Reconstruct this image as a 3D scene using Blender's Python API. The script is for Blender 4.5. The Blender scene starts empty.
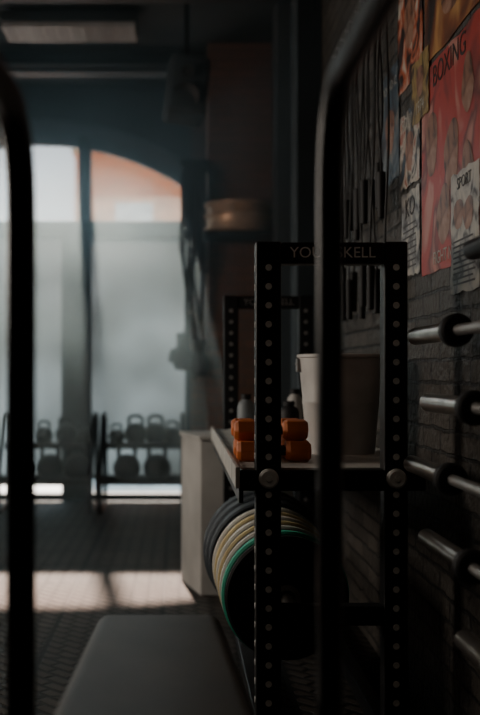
import bpy, bmesh, math, random
from mathutils import Vector, Matrix
random.seed(4)
C=bpy.context
# ---------------------------------------------------------------- materials
def pm(name,col,rough=.5,metal=0,var=.25,scale=8,bump=0,bscale=60,spec=None,coat=0):
    m=bpy.data.materials.new(name); m.use_nodes=True
    nt=m.node_tree; b=nt.nodes['Principled BSDF']
    tc=nt.nodes.new('ShaderNodeTexCoord'); n=nt.nodes.new('ShaderNodeTexNoise')
    n.inputs['Scale'].default_value=scale; n.inputs['Detail'].default_value=5
    nt.links.new(tc.outputs['Object'],n.inputs['Vector'])
    r=nt.nodes.new('ShaderNodeValToRGB')
    r.color_ramp.elements[0].position=.3; r.color_ramp.elements[1].position=.7
    r.color_ramp.elements[0].color=(*[c*(1-var) for c in col],1)
    r.color_ramp.elements[1].color=(*[min(1,c*(1+var)) for c in col],1)
    nt.links.new(n.outputs['Fac'],r.inputs['Fac']); nt.links.new(r.outputs['Color'],b.inputs['Base Color'])
    b.inputs['Roughness'].default_value=rough; b.inputs['Metallic'].default_value=metal
    if spec is not None: b.inputs['Specular IOR Level'].default_value=spec
    if coat: b.inputs['Coat Weight'].default_value=coat
    if bump:
        n2=nt.nodes.new('ShaderNodeTexNoise'); n2.inputs['Scale'].default_value=bscale
        nt.links.new(tc.outputs['Object'],n2.inputs['Vector'])
        bp=nt.nodes.new('ShaderNodeBump'); bp.inputs['Strength'].default_value=bump; bp.inputs['Distance'].default_value=.01
        nt.links.new(n2.outputs['Fac'],bp.inputs['Height']); nt.links.new(bp.outputs['Normal'],b.inputs['Normal'])
    return m
def brick_mat(name,c1,c2,mortar,plane='YZ',rough=.8,bump=.8,sx=1,dist=.02):
    m=bpy.data.materials.new(name); m.use_nodes=True
    nt=m.node_tree; b=nt.nodes['Principled BSDF']
    tc=nt.nodes.new('ShaderNodeTexCoord'); s=nt.nodes.new('ShaderNodeSeparateXYZ'); c=nt.nodes.new('ShaderNodeCombineXYZ')
    nt.links.new(tc.outputs['Object'],s.inputs[0])
    nt.links.new(s.outputs['Y' if plane=='YZ' else 'X'],c.inputs['X']); nt.links.new(s.outputs['Z'],c.inputs['Y'])
    nz=nt.nodes.new('ShaderNodeTexNoise'); nz.inputs['Scale'].default_value=14
    nt.links.new(tc.outputs['Object'],nz.inputs['Vector'])
    mx=nt.nodes.new('ShaderNodeVectorMath'); mx.operation='SCALE'; mx.inputs['Scale'].default_value=.02
    nt.links.new(nz.outputs['Color'],mx.inputs[0])
    ad=nt.nodes.new('ShaderNodeVectorMath'); ad.operation='ADD'
    nt.links.new(c.outputs[0],ad.inputs[0]); nt.links.new(mx.outputs[0],ad.inputs[1])
    br=nt.nodes.new('ShaderNodeTexBrick'); br.inputs['Scale'].default_value=1
    br.inputs['Brick Width'].default_value=.225*sx; br.inputs['Row Height'].default_value=.075*sx
    br.inputs['Mortar Size'].default_value=.007; br.inputs['Mortar Smooth'].default_value=.4
    br.inputs['Color1'].default_value=(*c1,1); br.inputs['Color2'].default_value=(*c2,1); br.inputs['Mortar'].default_value=(*mortar,1)
    nt.links.new(ad.outputs[0],br.inputs['Vector']); nt.links.new(br.outputs['Color'],b.inputs['Base Color'])
    iv=nt.nodes.new('ShaderNodeMath'); iv.operation='SUBTRACT'; iv.inputs[0].default_value=1
    nt.links.new(br.outputs['Fac'],iv.inputs[1])
    n2=nt.nodes.new('ShaderNodeTexNoise'); n2.inputs['Scale'].default_value=35; n2.inputs['Detail'].default_value=6
    nt.links.new(tc.outputs['Object'],n2.inputs['Vector'])
    a2=nt.nodes.new('ShaderNodeMath'); a2.operation='MULTIPLY_ADD'; a2.inputs[1].default_value=.8
    nt.links.new(n2.outputs['Fac'],a2.inputs[0]); nt.links.new(iv.outputs[0],a2.inputs[2])
    bp=nt.nodes.new('ShaderNodeBump'); bp.inputs['Strength'].default_value=bump; bp.inputs['Distance'].default_value=dist
    nt.links.new(a2.outputs[0],bp.inputs['Height']); nt.links.new(bp.outputs['Normal'],b.inputs['Normal'])
    b.inputs['Roughness'].default_value=rough
    return m
def floor_mat():
    m=bpy.data.materials.new('rubber_floor'); m.use_nodes=True
    nt=m.node_tree; b=nt.nodes['Principled BSDF']
    tc=nt.nodes.new('ShaderNodeTexCoord')
    mp=nt.nodes.new('ShaderNodeMapping'); mp.inputs['Rotation'].default_value=(0,0,math.radians(45))
    nt.links.new(tc.outputs['Object'],mp.inputs['Vector'])
    ck=nt.nodes.new('ShaderNodeTexBrick'); ck.offset=.5
    ck.inputs['Scale'].default_value=1; ck.inputs['Brick Width'].default_value=.12; ck.inputs['Row Height'].default_value=.06
    ck.inputs['Mortar Size'].default_value=.013; ck.inputs['Mortar Smooth'].default_value=.5
    nt.links.new(mp.outputs[0],ck.inputs['Vector'])
    tl=nt.nodes.new('ShaderNodeTexBrick'); tl.offset=0
    tl.inputs['Scale'].default_value=1; tl.inputs['Brick Width'].default_value=.5; tl.inputs['Row Height'].default_value=.5
    tl.inputs['Mortar Size'].default_value=.012; tl.inputs['Mortar Smooth'].default_value=.2
    tl.inputs['Color1'].default_value=(.036,.030,.025,1); tl.inputs['Color2'].default_value=(.058,.048,.040,1); tl.inputs['Mortar'].default_value=(.004,.004,.004,1)
    nt.links.new(tc.outputs['Object'],tl.inputs['Vector'])
    n=nt.nodes.new('ShaderNodeTexNoise'); n.inputs['Scale'].default_value=3; n.inputs['Detail'].default_value=8
    nt.links.new(tc.outputs['Object'],n.inputs['Vector'])
    mr=nt.nodes.new('ShaderNodeMapRange'); mr.inputs['To Min'].default_value=.2; mr.inputs['To Max'].default_value=1.5
    nt.links.new(n.outputs['Fac'],mr.inputs['Value'])
    mr2=nt.nodes.new('ShaderNodeMapRange'); mr2.inputs['To Min'].default_value=1.25; mr2.inputs['To Max'].default_value=.06
    nt.links.new(ck.outputs['Fac'],mr2.inputs['Value'])
    mm=nt.nodes.new('ShaderNodeMath'); mm.operation='MULTIPLY'; nt.links.new(mr.outputs[0],mm.inputs[0]); nt.links.new(mr2.outputs[0],mm.inputs[1])
    vm=nt.nodes.new('ShaderNodeVectorMath'); vm.operation='SCALE'
    nt.links.new(tl.outputs['Color'],vm.inputs[0]); nt.links.new(mm.outputs[0],vm.inputs['Scale'])
    nt.links.new(vm.outputs[0],b.inputs['Base Color'])
    ad=nt.nodes.new('ShaderNodeMath'); ad.operation='MAXIMUM'; nt.links.new(ck.outputs['Fac'],ad.inputs[0]); nt.links.new(tl.outputs['Fac'],ad.inputs[1])
    bp=nt.nodes.new('ShaderNodeBump'); bp.invert=True; bp.inputs['Strength'].default_value=1; bp.inputs['Distance'].default_value=.014
    nt.links.new(ad.outputs[0],bp.inputs['Height']); nt.links.new(bp.outputs['Normal'],b.inputs['Normal'])
    b.inputs['Roughness'].default_value=.65; b.inputs['Specular IOR Level'].default_value=.3
    return m
def glass_frost():
    m=bpy.data.materials.new('frosted_glass'); m.use_nodes=True
    nt=m.node_tree; nt.nodes.clear()
    o=nt.nodes.new('ShaderNodeOutputMaterial'); t=nt.nodes.new('ShaderNodeBsdfTranslucent')
    tc=nt.nodes.new('ShaderNodeTexCoord'); n=nt.nodes.new('ShaderNodeTexNoise'); n.inputs['Scale'].default_value=1.0
    nt.links.new(tc.outputs['Object'],n.inputs['Vector'])
    r=nt.nodes.new('ShaderNodeValToRGB'); r.color_ramp.elements[0].color=(.13,.145,.15,1); r.color_ramp.elements[1].color=(.25,.285,.305,1)
    r.color_ramp.elements[0].position=.35; r.color_ramp.elements[1].position=.68
    nt.links.new(n.outputs['Fac'],r.inputs['Fac']); nt.links.new(r.outputs[0],t.inputs[0]); nt.links.new(t.outputs[0],o.inputs[0])
    return m
def poster_mat(name,cols,scale=6,rough=.45):
    m=bpy.data.materials.new(name); m.use_nodes=True
    nt=m.node_tree; b=nt.nodes['Principled BSDF']
    tc=nt.nodes.new('ShaderNodeTexCoord'); n=nt.nodes.new('ShaderNodeTexNoise'); n.inputs['Scale'].default_value=scale; n.inputs['Detail'].default_value=2.5
    n.inputs['Distortion'].default_value=.8
    nt.links.new(tc.outputs['Object'],n.inputs['Vector'])
    r=nt.nodes.new('ShaderNodeValToRGB'); cr=r.color_ramp
    while len(cr.elements)<len(cols): cr.elements.new(.5)
    for i,c in enumerate(cols):
        cr.elements[i].position=.33+.34*i/(len(cols)-1); cr.elements[i].color=(*c,1)
    nt.links.new(n.outputs['Fac'],r.inputs['Fac']); nt.links.new(r.outputs[0],b.inputs['Base Color'])
    b.inputs['Roughness'].default_value=rough
    return m
M={}
M['black']=pm('black_steel',(.009,.010,.012),.42,.2,bump=.05)
M['blackpole']=pm('gloss_black_pole',(.008,.009,.010),.34,.1)
M['rubber']=pm('black_rubber',(.012,.012,.014),.6)
M['dkblue']=pm('navy_rubber',(.06,.075,.09),.55)
M['chrome']=pm('chrome',(.60,.56,.52),.28,1)
M['steel']=pm('brushed_steel',(.42,.41,.40),.42,.8)
M['shelf']=pm('shelf_powder_coat',(.60,.58,.54),.5,.1)
M['cap']=pm('cap_and_lit_hole',(.85,.84,.80),.45,0)  # pin caps, lettering, and discs painted as light through the holes
M['galv']=pm('galvanised_bucket',(.62,.61,.59),.55,.1,var=.15)
M['orange']=pm('orange_neoprene',(.70,.19,.05),.5,bump=.1)
M['cream']=pm('cream_rubber',(.88,.84,.74),.5)
M['yellow']=pm('yellow_rubber',(.88,.68,.34),.5)
M['green']=pm('green_rubber',(.05,.52,.34),.5)
M['grey']=pm('grey_rubber',(.25,.28,.30),.5)
M['plywood']=pm('grey_box_panel',(.50,.49,.47),.75,scale=3,bump=.1)
M['leather']=pm('bench_vinyl',(.060,.047,.037),.42,bump=.15,bscale=150)
M['wallgrey']=pm('dark_paint',(.030,.042,.050),.8,scale=2,bump=.2,bscale=20)
M['ceil']=pm('ceiling_paint',(.02,.03,.036),.85,scale=2)
M['frame']=pm('window_frame_paint',(.012,.018,.022),.6)
M['archtrim']=pm('arch_trim_paint',(.12,.16,.18),.7)
M['spk']=pm('speaker_housing',(.05,.065,.075),.6)
M['brickR']=brick_mat('painted_brick',(.045,.041,.036),(.08,.07,.06),(.02,.02,.02),'YZ',.5,1)
M['brickB']=brick_mat('brown_brick',(.19,.10,.065),(.13,.07,.045),(.08,.075,.07),'XZ',.8,.6)
M['brickO']=brick_mat('orange_brick',(.56,.17,.06),(.66,.24,.10),(.5,.4,.3),'XZ',.8,.3,sx=2)
M['white']=pm('white_paint',(.7,.7,.68),.6)
M['peach']=pm('peach_facade',(.70,.38,.24),.7)
M['brass']=pm('worn_brass',(.62,.48,.34),.4,.4)
M['wood']=pm('light_wood',(.45,.30,.16),.5,scale=20)
M['rope']=pm('rope_black',(.012,.012,.013),.5)
M['skin']=poster_mat('poster_face',[(.06,.03,.02),(.30,.14,.09),(.42,.25,.18)],12)
M['ink']=pm('poster_ink',(.03,.02,.02),.5)
M['whiteink']=pm('poster_white_ink',(.5,.48,.44),.5)
M['lamp']=pm('lamp_louver',(.5,.53,.54),.4,.2)
# ---------------------------------------------------------------- builders
class G:
    def __init__(s,name,loc=(0,0,0)):
        s.e=bpy.data.objects.new(name,None); C.collection.objects.link(s.e); s.e.location=loc; s.e.empty_display_size=.1; s.l=Vector(loc)
    def add(s,o,loc,rot=None):
        o.parent=s.e; o.location=Vector(loc)-s.l
        if rot is not None: o.rotation_euler=rot
def mkobj(name,bm,mat,smooth=False):
    me=bpy.data.meshes.new(name); bmesh.ops.recalc_face_normals(bm,faces=bm.faces); bm.to_mesh(me); bm.free()
    if smooth:
        for p in me.polygons: p.use_smooth=True
    if mat: me.materials.append(mat)
    o=bpy.data.objects.new(name,me); C.collection.objects.link(o); return o
def put(g,o,loc,rot=None):
    if g: g.add(o,loc,rot)
    else:
        o.location=loc
        if rot is not None:o.rotation_euler=rot
    return o
def bev(o,w,seg=2):
    m=o.modifiers.new('b','BEVEL'); m.width=w; m.segments=seg; m.limit_method='ANGLE'; m.angle_limit=math.radians(40)
def box(g,name,x0,x1,y0,y1,z0,z1,mat,b=.004,rot=None):
    bm=bmesh.new(); bmesh.ops.create_cube(bm,size=1); bmesh.ops.scale(bm,vec=(x1-x0,y1-y0,z1-z0),verts=bm.verts)
    o=mkobj(name,bm,mat)
    if b: bev(o,b)
    return put(g,o,((x0+x1)/2,(y0+y1)/2,(z0+z1)/2),rot)
def lathe(g,name,prof,loc,mat,axis=(0,0,1),seg=48,smooth=True,close=False):
    bm=bmesh.new(); rings=[]
    for r,z in prof:
        if r<1e-6: rings.append([bm.verts.new((0,0,z))])
        else: rings.append([bm.verts.new((r*math.cos(2*math.pi*i/seg),r*math.sin(2*math.pi*i/seg),z)) for i in range(seg)])
    prs=list(zip(rings,rings[1:]))
    if close: prs.append((rings[-1],rings[0]))
    for a,b in prs:
        for i in range(seg):
            j=(i+1)%seg
            if len(a)==1 and len(b)==1: continue
            if len(a)==1: bm.faces.new((a[0],b[i],b[j]))
            elif len(b)==1: bm.faces.new((a[i],a[j],b[0]))
            else: bm.faces.new((a[i],a[j],b[j],b[i]))
    o=mkobj(name,bm,mat,smooth)
    if smooth:
        e=o.modifiers.new('es','EDGE_SPLIT'); e.split_angle=math.radians(35)
    q=Vector((0,0,1)).rotation_difference(Vector(axis)); return put(g,o,loc,q.to_euler())
def cyl(g,name,p1,p2,r,mat,r2=None,seg=28,c=.15):
    p1=Vector(p1);p2=Vector(p2);L=(p2-p1).length; r2=r if r2 is None else r2
    k=min(r*c,L*.2)
    return lathe(g,name,[(0,0),(r-k,0),(r,k),(r2,L-k),(r2-k,L),(0,L)],p1,mat,(p2-p1).normalized(),seg)
def rnd(pts,rad,n=8):
    pts=[Vector(p) for p in pts]; out=[pts[0]]
    for a,b,c in zip(pts,pts[1:],pts[2:]):
        u=(a-b).normalized(); v=(c-b).normalized(); d=min(rad,(a-b).length*.49,(c-b).length*.49)
        s=b+u*d; e=b+v*d
        for i in range(n+1):
            t=i/n; out.append(s*(1-t)**2+b*2*t*(1-t)+e*t*t)
    out.append(pts[-1]); return out
def tube(g,name,pts,r,mat,rad=0,cyc=False):
    if rad: pts=rnd(pts,rad)
    cu=bpy.data.curves.new(name,'CURVE'); cu.dimensions='3D'; cu.bevel_depth=r; cu.bevel_resolution=5; cu.use_fill_caps=True
    s=cu.splines.new('POLY'); s.points.add(len(pts)-1)
    p0=Vector(pts[0])
    for i,p in enumerate(pts): s.points[i].co=(*(Vector(p)-p0),1)
    s.use_cyclic_u=cyc; s.use_smooth=True; cu.materials.append(mat)
    o=bpy.data.objects.new(name,cu); C.collection.objects.link(o); return put(g,o,p0)
def text(g,name,s,loc,size,mat,facing='-Y',ext=.0008):
    cu=bpy.data.curves.new(name,'FONT'); cu.body=s; cu.size=size; cu.extrude=ext; cu.align_x='CENTER'; cu.align_y='CENTER'; cu.materials.append(mat)
    o=bpy.data.objects.new(name,cu); C.collection.objects.link(o)
    if facing=='-Y': rot=(math.pi/2,0,0)
    else: rot=Matrix(((0,0,-1),(-1,0,0),(0,1,0))).to_euler()
    return put(g,o,loc,rot)
def prism(g,name,poly,z0,z1,mat,b=.004,seg=2):
    cx=sum(p[0] for p in poly)/len(poly); cy=sum(p[1] for p in poly)/len(poly)
    bm=bmesh.new(); lo=[bm.verts.new((x-cx,y-cy,0)) for x,y in poly]; hi=[bm.verts.new((x-cx,y-cy,z1-z0)) for x,y in poly]
    bm.faces.new(lo); bm.faces.new(hi)
    n=len(poly)
    for i in range(n): bm.faces.new((lo[i],lo[(i+1)%n],hi[(i+1)%n],hi[i]))
    o=mkobj(name,bm,mat)
    if b: bev(o,b,seg)
    return put(g,o,(cx,cy,z0))
# ---------------------------------------------------------------- room
XL,XR,YB,YF,H=-3.0,.85,-2.0,9.3,3.85
box(None,'floor',XL-.3,XR+.3,YB-.3,YF+.4,-.1,0,floor_mat(),0)
box(None,'ceiling',XL-.3,XR+.3,YB-.3,YF+.4,H,H+.1,M['ceil'],0)
box(None,'wall_right',XR,XR+.3,YB-.3,YF+.4,0,H,M['brickR'],0)
box(None,'wall_left',XL-.3,XL,YB-.3,YF+.4,0,H,M['wallgrey'],0)
box(None,'wall_rear',XL,XR,YB-.3,YB,0,H,M['wallgrey'],0)
# window wall with segmental arch opening
OX0,OX1,ZS,RISE=-2.72,.12,3.12,.44
ocx=(OX0+OX1)/2; hw=(OX1-OX0)/2; R=(hw*hw+RISE*RISE)/(2*RISE)
def archz(x,off=0): return ZS+RISE-R+math.sqrt(max((R-off)**2-(x-ocx)**2,0))
def arch_strip(name,x0,x1,lowf,highf,y0,y1,mat,n=36,g=None):
    bm=bmesh.new(); cols=[]
    for i in range(n+1):
        x=x0+(x1-x0)*i/n
        cols.append([bm.verts.new((x,y,z)) for y in (y0,y1) for z in (lowf(x),highf(x))])
    for a,b in zip(cols,cols[1:]):
        for p,q in ((0,1),(1,3),(3,2),(2,0)): bm.faces.new((a[p],a[q],b[q],b[p]))
    bm.faces.new([cols[0][k] for k in (0,1,3,2)]); bm.faces.new([cols[-1][k] for k in (0,1,3,2)])
    return put(g,mkobj(name,bm,mat),g.l if g else (0,0,0))
gw=G('wall_back',(0,YF,0))
def hold(o):  # keep world coordinates inside group
    o.location=-gw.l; return o
box(gw,'pier_left',XL,OX0,YF,YF+.35,0,H,M['wallgrey'],0)
box(gw,'pier_right',OX1,XR,YF,YF+.35,0,H,M['brickB'],0)
hold(arch_strip('wall_over_arch',OX0,OX1,archz,lambda x:H,YF,YF+.35,M['wallgrey'],g=gw))
gwin=G('window_1',(0,9.45,0))
def winadd(o): o.location=-gwin.l
winadd(arch_strip('arch_frame',OX0,OX1,lambda x:archz(x)-.22,archz,9.40,9.50,M['archtrim'],g=gwin))
box(gwin,'sill',OX0,OX1,9.38,9.52,0,.06,M['frame'],.005)
box(gwin,'bottom_rail',OX0,OX1,9.41,9.49,.19,.23,M['frame'],.004)
box(gwin,'transom',OX0,OX1,9.39,9.51,2.46,2.62,M['frame'],.005)
for i,(a,b) in enumerate([(-2.72,-2.62),(-1.80,-1.70),(-.93,-.82),(.07,.12)]):
    box(gwin,f'mullion_{i}',a,b,9.34,9.54,2.6,archz((a+b)/2)-.12,M['frame'],.004)
    box(gwin,f'door_post_{i}',a-(.16 if i in(1,2) else 0),b,9.36,9.5,.05,2.5,M['frame'],.004)
fg=glass_frost()
box(gwin,'frosted_pane',OX0,OX1,9.445,9.451,.21,2.48,fg,0)
# exterior
gb=G('brick_building_outside',(0,16,0))
box(gb,'facade',-1.65,3,16,18,0,4.70,M['brickO'],0)
box(gb,'parapet',-1.7,3.05,15.93,18,4.70,4.78,M['wood'],.01)
box(gb,'pale_band',-1.66,3.02,15.97,16.1,3.2,4.0,M['peach'],.01)  # paler peach band below the parapet
for i in range(3): box(gb,f'window_recess_{i}',-1.0+i*1.1,-.4+i*1.1,15.95,16.0,3.3,3.9,M['white'],.01)
box(None,'street_ground',-15,15,9.75,30,-.12,-.02,M['white'],0)
# right side pier / pilasters
gp=G('brick_pillar',(.55,8.3,0))
box(gp,'shaft',.24,XR,8.05,8.5,0,H,M['brickB'],.006)
box(gp,'footing',.22,XR,8.02,8.5,0,.15,M['wallgrey'],.006)
for i,y in enumerate((5.9,7.1)):
    g=G('wall_pilaster',(.8,y,0)); box(g,'shaft',.70,XR,y,y+.3,0,H,M['wallgrey'],.006); box(g,'plinth',.68,XR,y-.02,y+.32,0,.14,M['frame'],.005)
# ceiling beams
g=G('ceiling_beams',(0,7,H))
for i,y in enumerate((3.2,5.0,6.6,8.3)): box(g,f'beam_{i}',XL,XR,y,y+.16,H-.16,H,M['frame'],.005)
tube(g,'conduit',[(-2.9,8.1,3.70),(.8,8.1,3.70)],.025,M['frame'])
# ceiling lamp
g=G('louver_ceiling_lamp',(-.78,7.3,3.7))
box(g,'housing',-1.28,-.30,7.18,7.54,3.72,3.80,M['frame'],.01)
for i in range(5): box(g,f'louver_{i}',-1.27,-.31,7.2+i*.075,7.215+i*.075,3.68,3.72,M['lamp'],0)
for i in range(11): box(g,f'cross_louver_{i}',-1.27+i*.095,-1.262+i*.095,7.2,7.5,3.685,3.715,M['lamp'],0)
for i,x in enumerate((-1.15,-.45)): cyl(g,f'hanger_{i}',(x,7.35,3.79),(x,7.35,H),.008,M['steel'])
# speaker
g=G('ceiling_speaker',(.06,7.0,3.2))
bx=box(g,'cabinet',-.08,.20,6.9,7.12,2.95,3.40,M['spk'],.03,rot=(math.radians(-12),math.radians(8),math.radians(8)))
lathe(g,'woofer',[(0,.01),(.03,.0),(.08,.03),(.095,.035),(.1,.02),(.1,0)],(.055,6.905,3.10),M['rubber'],(-.1,-1,-.2))
lathe(g,'tweeter',[(0,.01),(.02,.0),(.035,.02),(.045,.02),(.045,0)],(.07,6.88,3.27),M['rubber'],(-.1,-1,-.2))
cyl(g,'bracket',(.06,7.05,3.3),(.06,7.05,H),.018,M['black'])
# round drum on bracket shelf
g=G('round_brass_drum',(.47,7.8,2.2))
DX=.47
lathe(g,'drum',[(0,0),(.24,0),(.255,.02),(.25,.06),(.25,.13),(.255,.14),(.25,.15),(.25,.22),(.24,.235),(.23,.225),(0,.22)],(DX,7.76,2.27),M['brass'])
for i,z in enumerate((2.30,2.405,2.49)): tube(g,f'band_{i}',[(DX+.258*math.cos(t*math.pi/20),7.76+.258*math.sin(t*math.pi/20),z) for t in range(40)],.013,M['brass'],cyc=True)
box(g,'bracket_shelf',.2,.76,7.50,8.05,2.24,2.265,M['frame'],.004)
# hanging bands
g=G('hanging_resistance_bands',(.08,8.0,2.8))
box(g,'hook_bar',.02,.24,8.0,8.04,2.85,2.9,M['frame'],.004)
box(g,'hook_bar_bracket',.2,.24,8.0,8.06,2.8,2.9,M['frame'],.004)
for i in range(8):
    x=0.06+i*.022; L=.6+1.2*random.random(); w=.03+.03*random.random(); z=2.84
    pts=[(x+w*math.sin(2*math.pi*t/30)*(1+.3*math.sin(t)),7.97-.008*i,z-L/2+L/2*math.cos(2*math.pi*t/30)) for t in range(30)]
    tube(g,f'band_{i}',pts,.012,M['rubber'],cyc=True)
# boxing gloves hanging lower
g=G('hanging_boxing_gloves',(.1,8.0,1.5))
cyl(g,'peg',(.1,8.06,1.66),(.1,7.9,1.68),.012,M['steel'])
for k,(x,z) in enumerate(((.04,1.36),(.17,1.31))):
    lathe(g,f'glove_{k}',[(0,-.15),(.06,-.14),(.085,-.09),(.085,-.03),(.065,.03),(.05,.05),(.055,.14),(.05,.15),(0,.15)],(x,7.95,z),M['rubber'])
    lathe(g,f'thumb_{k}',[(0,-.06),(.03,-.05),(.035,0),(.025,.05),(0,.06)],(x-.08,7.92,z-.03),M['rubber'],(.2,0,1))
    tube(g,f'lace_{k}',[(x,7.95,z+.14),(.1,7.93,1.7)],.006,M['rope'])
# ---------------------------------------------------------------- kettlebells
def kettle(g,k,x,y,z,r,mat):
    lathe(g,f'kettlebell_body_{k}',[(0,0),(r*.6,0),(r*.72,r*.08)]+[(r*math.cos(a),r*.88+r*math.sin(a)) for a in [math.radians(d) for d in range(-50,91,14)]]+[(0,r*1.88)],(x,y,z),mat,seg=28)
    tube(g,f'kettlebell_handle_{k}',rnd([(x-r*.55,y,z+r*1.45),(x-r*.62,y,z+r*2.45),(x+r*.62,y,z+r*2.45),(x+r*.55,y,z+r*1.45)],r*.6),r*.16,mat)
def kbrack(x0,x1,bells_lo,bells_hi):
    g=G('kettlebell_rack',((x0+x1)/2,8.75,0))
    for i,x in enumerate((x0,x1)):
        tube(g,f'side_frame_{i}',[(x,8.45,0.02),(x,8.48,.34),(x,8.8,.82),(x,9.1,.82),(x,9.1,.02),(x,8.45,.02)],.02,M['black'],rad=.06)
    for nm,y,z in (('lower',8.6,.27),('upper',8.95,.55)):
        box(g,nm+'_shelf',x0,x1,y-.13,y+.13,z-.02,z,M['black'],.004)
        box(g,nm+'_lip',x0,x1,y-.145,y-.13,z-.03,z+.03,M['black'],.004)
    for k,(x,r) in enumerate(bells_lo): kettle(g,'l%d'%k,x,8.6,.27,r,M['rubber'])
    for k,(x,r) in enumerate(bells_hi): kettle(g,'u%d'%k,x,8.95,.55,r,M['rubber'])
kbrack(-.66,.04,[(-.44,.12),(-.18,.12)],[(-.55,.075),(-.38,.105),(-.2,.105),(-.05,.085)])
kbrack(-1.52,-.74,[(-1.35,.11),(-1.1,.12),(-.87,.12)],[(-1.4,.08),(-1.2,.085),(-1.0,.10),(-.83,.08)])
# ---------------------------------------------------------------- storage rack
g=G('storage_rack',(.47,4.1,0))
LX0,LX1,RX0,RX1=.239,.316,.632,.704
for fi,y in enumerate((3.06,5.22)):
    for s,(a,b) in enumerate(((LX0,LX1),(RX0,RX1))):
        box(g,f'upright_{fi}{s}',a,b,y,y+.075,0,1.6,M['black'],.006)
        n=26
        for k in range(n):
            z=1.52-k*.058
            if z<.1 or abs(z-.874)<.045: continue
            lathe(g,f'lit_hole_disc_{fi}{s}_{k}',[(0,.0005),(.0045,.0005),(.005,.002),(.0095,.002),(.0105,0)],((a+b)/2,y,z),M['cap'] if fi==0 else M['steel'],(0,-1,0),16)  # pale disc stands in for backdrop light seen through the hole
            if s==0 and fi==0:
                lathe(g,f'side_lit_hole_disc_{k}',[(0,.0005),(.0045,.0005),(.005,.002),(.0095,.002),(.0105,0)],(a,y+.0375,z),M['cap'],(-1,0,0),16)  # same painted hole light on the side face
        box(g,f'foot_{fi}{s}',a-.02,b+.02,y-.0,y+.12,0,.012,M['black'],.003)
    box(g,f'top_crossbar_{fi}',LX1,RX0,y+.004,y+.07,1.532,1.598,M['black'],.005)
    box(g,f'shelf_beam_{fi}',.19,.76,y+.003,y+.072,.835,.90,M['black'],.005)
    box(g,f'peg_beam_{fi}',LX1,RX0,y+.01,y+.065,.42,.48,M['black'],.004)
    box(g,f'base_beam_{fi}',LX1,RX0,y+.005,y+.07,.02,.09,M['black'],.005)
    text(g,f'lettering_{fi}','YOUR SKELL',(.474,y+.003,1.565),.047,M['cap'] if fi==0 else M['steel'])
    for s,x in enumerate((.2775,.668)):
        lathe(g,f'pin_cap_{fi}{s}',[(0,.022),(.008,.022),(.01,.018),(.024,.018),(.03,.012),(.031,0)],(x,y,.874),M['cap'],(0,-1,0),32)
for s,(a,b) in enumerate(((LX0,LX1),(RX0,RX1))): box(g,f'side_beam_{s}',a+.01,b-.01,3.13,5.23,.02,.08,M['black'],.004)
box(g,'shelf_tray',.185,.79,3.135,5.22,.885,.90,M['shelf'],.002)
box(g,'shelf_lip',.172,.186,3.0,5.25,.85,.915,M['shelf'],.003)
box(g,'shelf_apron',.186,.20,3.05,5.22,.80,.885,M['black'],.003)
cyl(g,'plate_peg',(.36,3.12,.45),(.36,5.23,.45),.024,M['chrome'])
# plates
def plate(y,r,t,mat,hub,x=.36,z=.452):
    g=G('weight_plate',(x,y,z))
    lathe(g,'disc',[(.027,0),(.06,0),(.065,t*.25),(r*.78,t*.25),(r*.84,0),(r-.008,0),(r,.006),(r,t-.006),(r-.008,t),(r*.84,t),(r*.78,t*.75),(.065,t*.75),(.06,t),(.027,t)],(x,y,z),mat,(0,1,0),64,close=True)
    lathe(g,'hub_ring',[(.0265,-.002),(.045,-.002),(.045,t+.002),(.0265,t+.002)],(x,y,z),hub,(0,1,0),32,close=True)
y=3.30
seq=[('rubber',.03,.205),('green',.045,.214),('rubber',.02,.208),('cream',.035,.217),('rubber',.03,.213),('yellow',.035,.22),('rubber',.03,.215),('cream',.045,.222),('rubber',.03,.216),('yellow',.045,.224),('rubber',.035,.218),('cream',.045,.227),('rubber',.03,.222),('dkblue',.09,.238),('dkblue',.09,.247),('dkblue',.09,.254)]
for m,t,r in seq:
    plate(y,r,t,M[m],M['steel']); y+=t+.014
# dumbbells
def dumbbell(x0,y,z,L=.25,r=.034):
    g=G('hex_dumbbell',(x0+L/2,y,z))
    for k,(a) in enumerate((x0,x0+L-.085)):
        bm=bmesh.new(); vs=[]
        rr0=r/math.cos(math.pi/6)
        for xx,rr in ((0,.72),(.014,1),(.071,1),(.085,.72)):
            vs.append([bm.verts.new((xx,rr*rr0*math.cos(math.pi/3*i),rr*rr0*math.sin(math.pi/3*i))) for i in range(6)])
        for p,q in zip(vs,vs[1:]):
            for i in range(6): bm.faces.new((p[i],p[(i+1)%6],q[(i+1)%6],q[i]))
        bm.faces.new(vs[0]); bm.faces.new(vs[-1])
        o=mkobj(f'head_{k}',bm,M['orange']); bev(o,.005,3); put(g,o,(a,y,z))
    cyl(g,'handle',(x0+.08,y,z),(x0+L-.08,y,z),.014,M['rubber'])
for i in range(4): dumbbell(.196+.006*(i%2),3.36+i*.083,.9+.0345)
for i in range(3): dumbbell(.19+.012*(i%2),3.402+i*.083,.9+.0345+.066)
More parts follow.
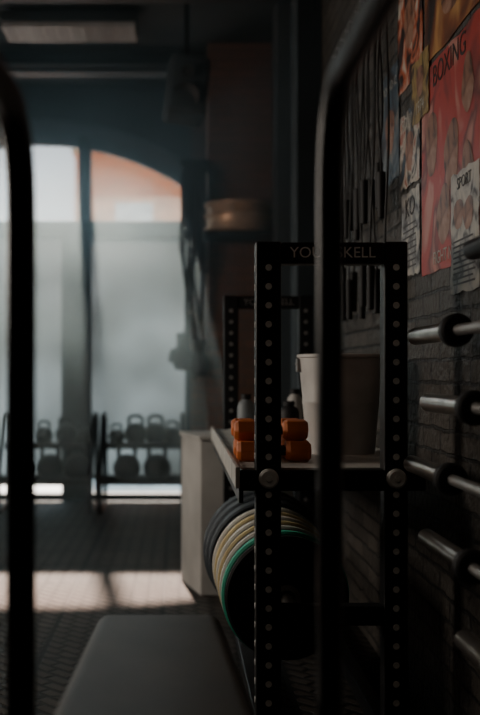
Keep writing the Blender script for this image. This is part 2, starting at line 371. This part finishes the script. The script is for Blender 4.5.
# bucket
g=G('metal_bucket',(.6,3.72,.9))
lathe(g,'pail',[(0,.01),(.118,.01),(.12,0),(.124,.0),(.126,.015),(.140,.18),(.142,.185),(.142,.195),(.141,.2),(.155,.352),(.162,.355),(.162,.364),(.155,.366),(.152,.36),(.122,.02),(0,.016)],(.605,3.72,.9),M['galv'])
for k,s in enumerate((-1,1)): box(g,f'ear_{k}',.605+s*.157-.008,.605+s*.157+.008,3.70,3.74,1.2,1.25,M['steel'],.003)
tube(g,'bail_handle',[(.605+.165*math.cos(math.radians(a)),3.72+.16*math.sin(math.radians(a))*.9,1.228+.02*math.sin(math.radians(a))) for a in range(0,181,10)],.004,M['steel'])
lathe(g,'chalk_pile',[(0,.06),(.05,.05),(.1,.02),(.15,0)],(.605,3.72,1.2),M['white'])
# bottles
for k,(x,y,h,r,m) in enumerate(((.31,4.55,.2,.04,'grey'),(.50,4.5,.17,.045,'rubber'),(.56,4.8,.22,.038,'galv'))):
    g=G('water_bottle',(x,y,.9))
    lathe(g,'bottle',[(0,0),(r,0),(r,.01),(r,h*.7),(r*.85,h*.8),(r*.5,h*.87),(r*.5,h*.9),(0,h*.9)],(x,y,.9),M[m]); cyl(g,'lid',(x,y,.9+h*.88),(x,y,.9+h),r*.58,M['rubber'])
# plyo box
g=G('plyometric_box',(.3,5.7,0))
P1=Vector((.02,5.75));P2=Vector((.12,5.36)); P3=Vector((.62,5.36)); P4=Vector((.6,5.86)); P5=Vector((.02,5.86))
prism(g,'box_body',[P1,P2,P3,P4,P5],0,.835,M['plywood'],.006)
prism(g,'top_panel',[P1+Vector((-.01,0)),P2+Vector((-.006,-.01)),P3+Vector((.01,-.01)),P4+Vector((.01,.01)),P5+Vector((-.01,.01))],.835,.855,M['plywood'],.004)
# ---------------------------------------------------------------- foreground machine frame
g=G('tubular_rack_frame',(0,.8,0))
for k,(x,zt) in enumerate(((-.251,1.60),(.243,1.645))):
    tube(g,f'hoop_{k}',[(x,1.6,.03),(x,1.6,zt),(x,-.7,zt+.02),(x,-.7,.03)],.0235-.0025*k,M['blackpole'],rad=.16)
    box(g,f'foot_rail_{k}',x-.03,x+.03,-.8,1.72,0,.05,M['black'],.006)
for k,(y,z) in enumerate(((-.7,.2),(-.7,1.5),(1.6,.12))): tube(g,f'cross_tube_{k}',[(-.256,y,z),(.243,y,z)],.018,M['blackpole'])
# bench
g=G('workout_bench',(-.05,2,0))
pad=prism(g,'pad',[(-.225,1.15),(.165,1.15),(.135,1.75),(.10,2.38),(-.19,2.38),(-.215,1.75)],.54,.628,M['leather'],.03,6)
prism(g,'pad_board',[(-.2,1.2),(.12,1.2),(.07,2.33),(-.17,2.33)],.525,.542,M['black'],.003)
box(g,'spine',-.08,-.02,1.25,2.3,.47,.525,M['black'],.005)
for k,y in enumerate((1.3,2.2)):
    box(g,f'leg_{k}',-.08,-.02,y,y+.06,.05,.48,M['black'],.005)
    box(g,f'foot_{k}',-.2,.15,y,y+.06,0,.05,M['black'],.006)
# ---------------------------------------------------------------- barbells on wall
g=G('barbell_holder',(.78,1.6,0))
for k,y in enumerate((2.1,1.0)):
    box(g,f'mount_plate_{k}',.815,XR,y-.04,y+.04,.45,1.65,M['black'],.004)
    for j in range(6):
        z=1.495-j*.19
        box(g,f'hook_arm_{k}{j}',.665,.82,y-.02,y+.02,z-.032,z-.0145,M['black'],.003)
        box(g,f'hook_tip_{k}{j}',.655,.668,y-.02,y+.02,z-.032,z+.015,M['black'],.003)
ends=[2.42,2.95,2.80,3.0,2.82,2.45]
for j in range(6):
    z=1.495-j*.19; e=ends[j]; x=.70
    if j==0: x=.712
    g=G('barbell',(x,e-1.1,z))
    cyl(g,'shaft',(x,e-1.85,z),(x,e-.36,z),.0142,M['steel'])
    cyl(g,'sleeve_far',(x,e-.42,z),(x,e,z),.025,M['chrome'] if j else M['black'])
    cyl(g,'sleeve_end_groove',(x,e-.012,z),(x,e+.004,z),.019,M['black'])
    cyl(g,'collar_far',(x,e-.45,z),(x,e-.41,z),.042,M['rubber'])
    cyl(g,'sleeve_near',(x,e-2.2,z),(x,e-1.8,z),.025,M['chrome'])
    cyl(g,'collar_near',(x,e-1.82,z),(x,e-1.78,z),.042,M['rubber'])
# ---------------------------------------------------------------- jump ropes
g=G('hanging_jump_ropes',(.8,4.4,2.6))
box(g,'hook_board',.825,XR,3.75,5.1,2.72,2.8,M['frame'],.004)
for i in range(10):
    y=3.85+i*.125; x=.79
    cyl(g,f'hook_{i}',(XR,y,2.75),(.77,y,2.77),.007,M['steel'])
    for s in (-1,1):
        L=(.78 if (i+ (s>0))%2 else 1.13)+random.uniform(-.05,.05); ph=random.random()*6; n=26
        pts=[]
        for t in range(n+1):
            u=t/n; pts.append((x-.01*s+.008*math.sin(7*u+ph),y+s*(.006+.03*u)+.02*math.sin(9*u+ph)*u**.5,2.775-L*u))
        tube(g,f'rope_{i}_{s}',pts,.0045,M['rope'])
        xx,yy,zz=pts[-1]; cyl(g,f'grip_{i}_{s}',(xx,yy,zz+.01),(xx,yy,zz-.17),.017,M['rubber'],r2=.014)
# ---------------------------------------------------------------- posters (right wall)
def poster(y0,y1,z0,z1,cols,scale=6,off=0,texts=(),faces=(),lines=None):
    g=G('wall_poster',(XR,(y0+y1)/2,(z0+z1)/2)); mt=poster_mat('poster_print',cols,scale); X=XR-.004-off
    # slightly torn sheet outline
    bm=bmesh.new(); pts=[]
    def edge(a,b,n):
        for i in range(n):
            t=i/n; j=random.uniform(-.006,.006) if i else 0
            pts.append((a[0]+(b[0]-a[0])*t+j,a[1]+(b[1]-a[1])*t+j))
    edge((y0,z0),(y1,z0),9); edge((y1,z0),(y1,z1),12); edge((y1,z1),(y0,z1),9); edge((y0,z1),(y0,z0),12)
    cy0,cz0=(y0+y1)/2,(z0+z1)/2
    vs=[bm.verts.new((0,p[0]-cy0,p[1]-cz0)) for p in pts]; f=bm.faces.new(vs)
    r=bmesh.ops.extrude_face_region(bm,geom=[f]); bmesh.ops.translate(bm,verts=[v for v in r['geom'] if isinstance(v,bmesh.types.BMVert)],vec=(.002,0,0))
    put(g,mkobj('sheet',bm,mt),(X,cy0,cz0))
    for k,(s,fy,fz,sz,mk) in enumerate(texts): text(g,f'title_{k}',s,(X-.0012,y1+(y0-y1)*fy,z0+(z1-z0)*fz),sz,M[mk],'-X',.0004)
    for k,(fy,fz,ry,rz_) in enumerate(faces):
        cy=y1+(y0-y1)*fy; cz=z0+(z1-z0)*fz
        bm=bmesh.new(); vs=[bm.verts.new((0,ry*math.cos(a)*(1+.12*math.sin(3*a+k)),rz_*math.sin(a)*(1+.12*math.cos(2*a+k)))) for a in [2*math.pi*i/28 for i in range(28)]]; bm.faces.new(vs)
        put(g,mkobj(f'portrait_{k}',bm,M['skin']),(X-.001-.0001*k,cy,cz))
    if lines:
        f0,f1,n=lines
        for k in range(n):
            zz=z0+(z1-z0)*(f0+(f1-f0)*k/(n-1)); box(g,f'text_line_{k}',X-.0008,X-.0002,y0+.03+.03*random.random(),y1-.03,zz,zz+.006,M['ink'],0)
red=(.46,.055,.045); pink=(.54,.24,.19); dk=(.03,.02,.02); wh=(.58,.54,.47); bl=(.06,.1,.14); dr=(.16,.03,.03)
poster(2.78,3.47,1.53,2.22,[pink,red,red,dr,pink],4,0,[('BOXING',.5,.93,.10,'ink'),('FIGHT NIGHT',.5,.06,.06,'whiteink')],[(.2,.62,.07,.12),(.55,.5,.08,.11),(.42,.25,.08,.09),(.8,.75,.06,.08),(.8,.35,.07,.1)],None)
poster(2.8,3.09,1.44,1.80,[wh,(.45,.43,.40),dk],16,.003,[('SPORT',.5,.9,.05,'ink')],[(.3,.65,.05,.05),(.65,.62,.05,.05)],(.06,.42,9))
poster(2.75,3.42,2.24,2.85,[dk,(.25,.08,.03),(.6,.33,.12)],4,.001,[('CHAMPION',.5,.9,.1,'whiteink')],[(.5,.45,.17,.22)])
poster(3.5,3.78,1.55,1.86,[wh,(.25,.25,.25),dk],18,.001,[('KO',.5,.8,.1,'ink')],(),(.1,.6,8))
poster(3.49,3.80,1.88,2.16,[bl,dk,wh,(.35,.1,.06)],11,.002,[('BOXING',.5,.85,.06,'whiteink')],[(.5,.45,.06,.08)])
poster(3.36,3.60,2.08,2.30,[dk,(.4,.28,.1),dk],9,.004,[('1974',.5,.2,.06,'whiteink')],[(.5,.6,.05,.06)])
poster(3.46,3.84,2.25,2.75,[dk,dk,(.5,.12,.05),wh],8,.001,[('TITLE BOUT',.5,.85,.06,'whiteink')],[(.5,.45,.08,.1)])
poster(3.82,4.15,1.95,2.4,[dk,bl,(.25,.24,.22)],7,.001,[('ROUND 12',.5,.85,.05,'whiteink')],[(.5,.45,.08,.1)])
poster(1.9,2.7,1.5,2.4,[bl,dk,(.5,.3,.2)],4,.001,[('GYM',.5,.85,.2,'whiteink')],[(.5,.45,.15,.2)])
# ---------------------------------------------------------------- haze (density raised toward the ceiling to imitate bright beams up there)
m=bpy.data.materials.new('dusty_air'); m.use_nodes=True; nt=m.node_tree; nt.nodes.clear()
o=nt.nodes.new('ShaderNodeOutputMaterial'); v=nt.nodes.new('ShaderNodeVolumeScatter')
v.inputs['Color'].default_value=(.56,.88,1,1); v.inputs['Anisotropy'].default_value=.55
tc=nt.nodes.new('ShaderNodeTexCoord'); sp=nt.nodes.new('ShaderNodeSeparateXYZ'); nt.links.new(tc.outputs['Object'],sp.inputs[0])
mr=nt.nodes.new('ShaderNodeMapRange'); mr.inputs['From Min'].default_value=-1.3; mr.inputs['From Max'].default_value=.7
mr.inputs['To Min'].default_value=.02; mr.inputs['To Max'].default_value=.24
nt.links.new(sp.outputs['Z'],mr.inputs['Value'])
nz=nt.nodes.new('ShaderNodeTexNoise'); nz.inputs['Scale'].default_value=.9; nz.inputs['Detail'].default_value=2
nt.links.new(tc.outputs['Object'],nz.inputs['Vector'])
mr2=nt.nodes.new('ShaderNodeMapRange'); mr2.inputs['From Min'].default_value=.35; mr2.inputs['From Max'].default_value=.65; mr2.inputs['To Min'].default_value=.5; mr2.inputs['To Max'].default_value=1.4
nt.links.new(nz.outputs['Fac'],mr2.inputs['Value'])
mu=nt.nodes.new('ShaderNodeMath'); mu.operation='MULTIPLY'; nt.links.new(mr.outputs[0],mu.inputs[0]); nt.links.new(mr2.outputs[0],mu.inputs[1])
nt.links.new(mu.outputs[0],v.inputs['Density'])
nt.links.new(v.outputs[0],o.inputs['Volume'])
box(None,'dusty_air_haze',XL+.01,XR-.01,5.9,9.37,.01,H-.01,m,0)
# ---------------------------------------------------------------- light
w=bpy.data.worlds.new('w'); C.scene.world=w; w.use_nodes=True
bg=w.node_tree.nodes['Background']; bg.inputs[0].default_value=(.60,.86,1,1); bg.inputs[1].default_value=2.6
def light(kind,name,loc,d,energy,col,size=1,sy=None):
    l=bpy.data.lights.new(name,kind); l.energy=energy; l.color=col
    if kind=='AREA':
        l.size=size
        if sy: l.shape='RECTANGLE'; l.size_y=sy
    o=bpy.data.objects.new(name,l); C.collection.objects.link(o); o.location=loc
    o.rotation_euler=Vector(d).to_track_quat('-Z','Y').to_euler(); return l
s=light('SUN','sun',(0,12,8),(.127,-1,-.76),18,(1,.9,.78)); s.angle=.03
light('AREA','side_fill_light',(-2.8,4.3,2.0),(1,.1,-.28),48,(1,.88,.75),1.2,.9)  # added fill from the left, no window in that wall
light('AREA','overhead_fill_light',(-1.2,1.2,3.6),(.55,.45,-1),3.0,(1,.8,.6),.8)  # added weak warm fill from above, no fixture modelled here
# ---------------------------------------------------------------- camera
cd=bpy.data.cameras.new('camera'); cam=bpy.data.objects.new('camera',cd); C.collection.objects.link(cam)
cam.location=(0,0,1.2); cam.rotation_euler=(math.pi/2,0,0)
cd.sensor_width=36; cd.lens=50.35; cd.shift_x=(240-178)/715; cd.shift_y=14.5/715
cd.clip_start=.05
cd.dof.use_dof=True; cd.dof.focus_distance=3.2; cd.dof.aperture_fstop=1.8
C.scene.camera=cam
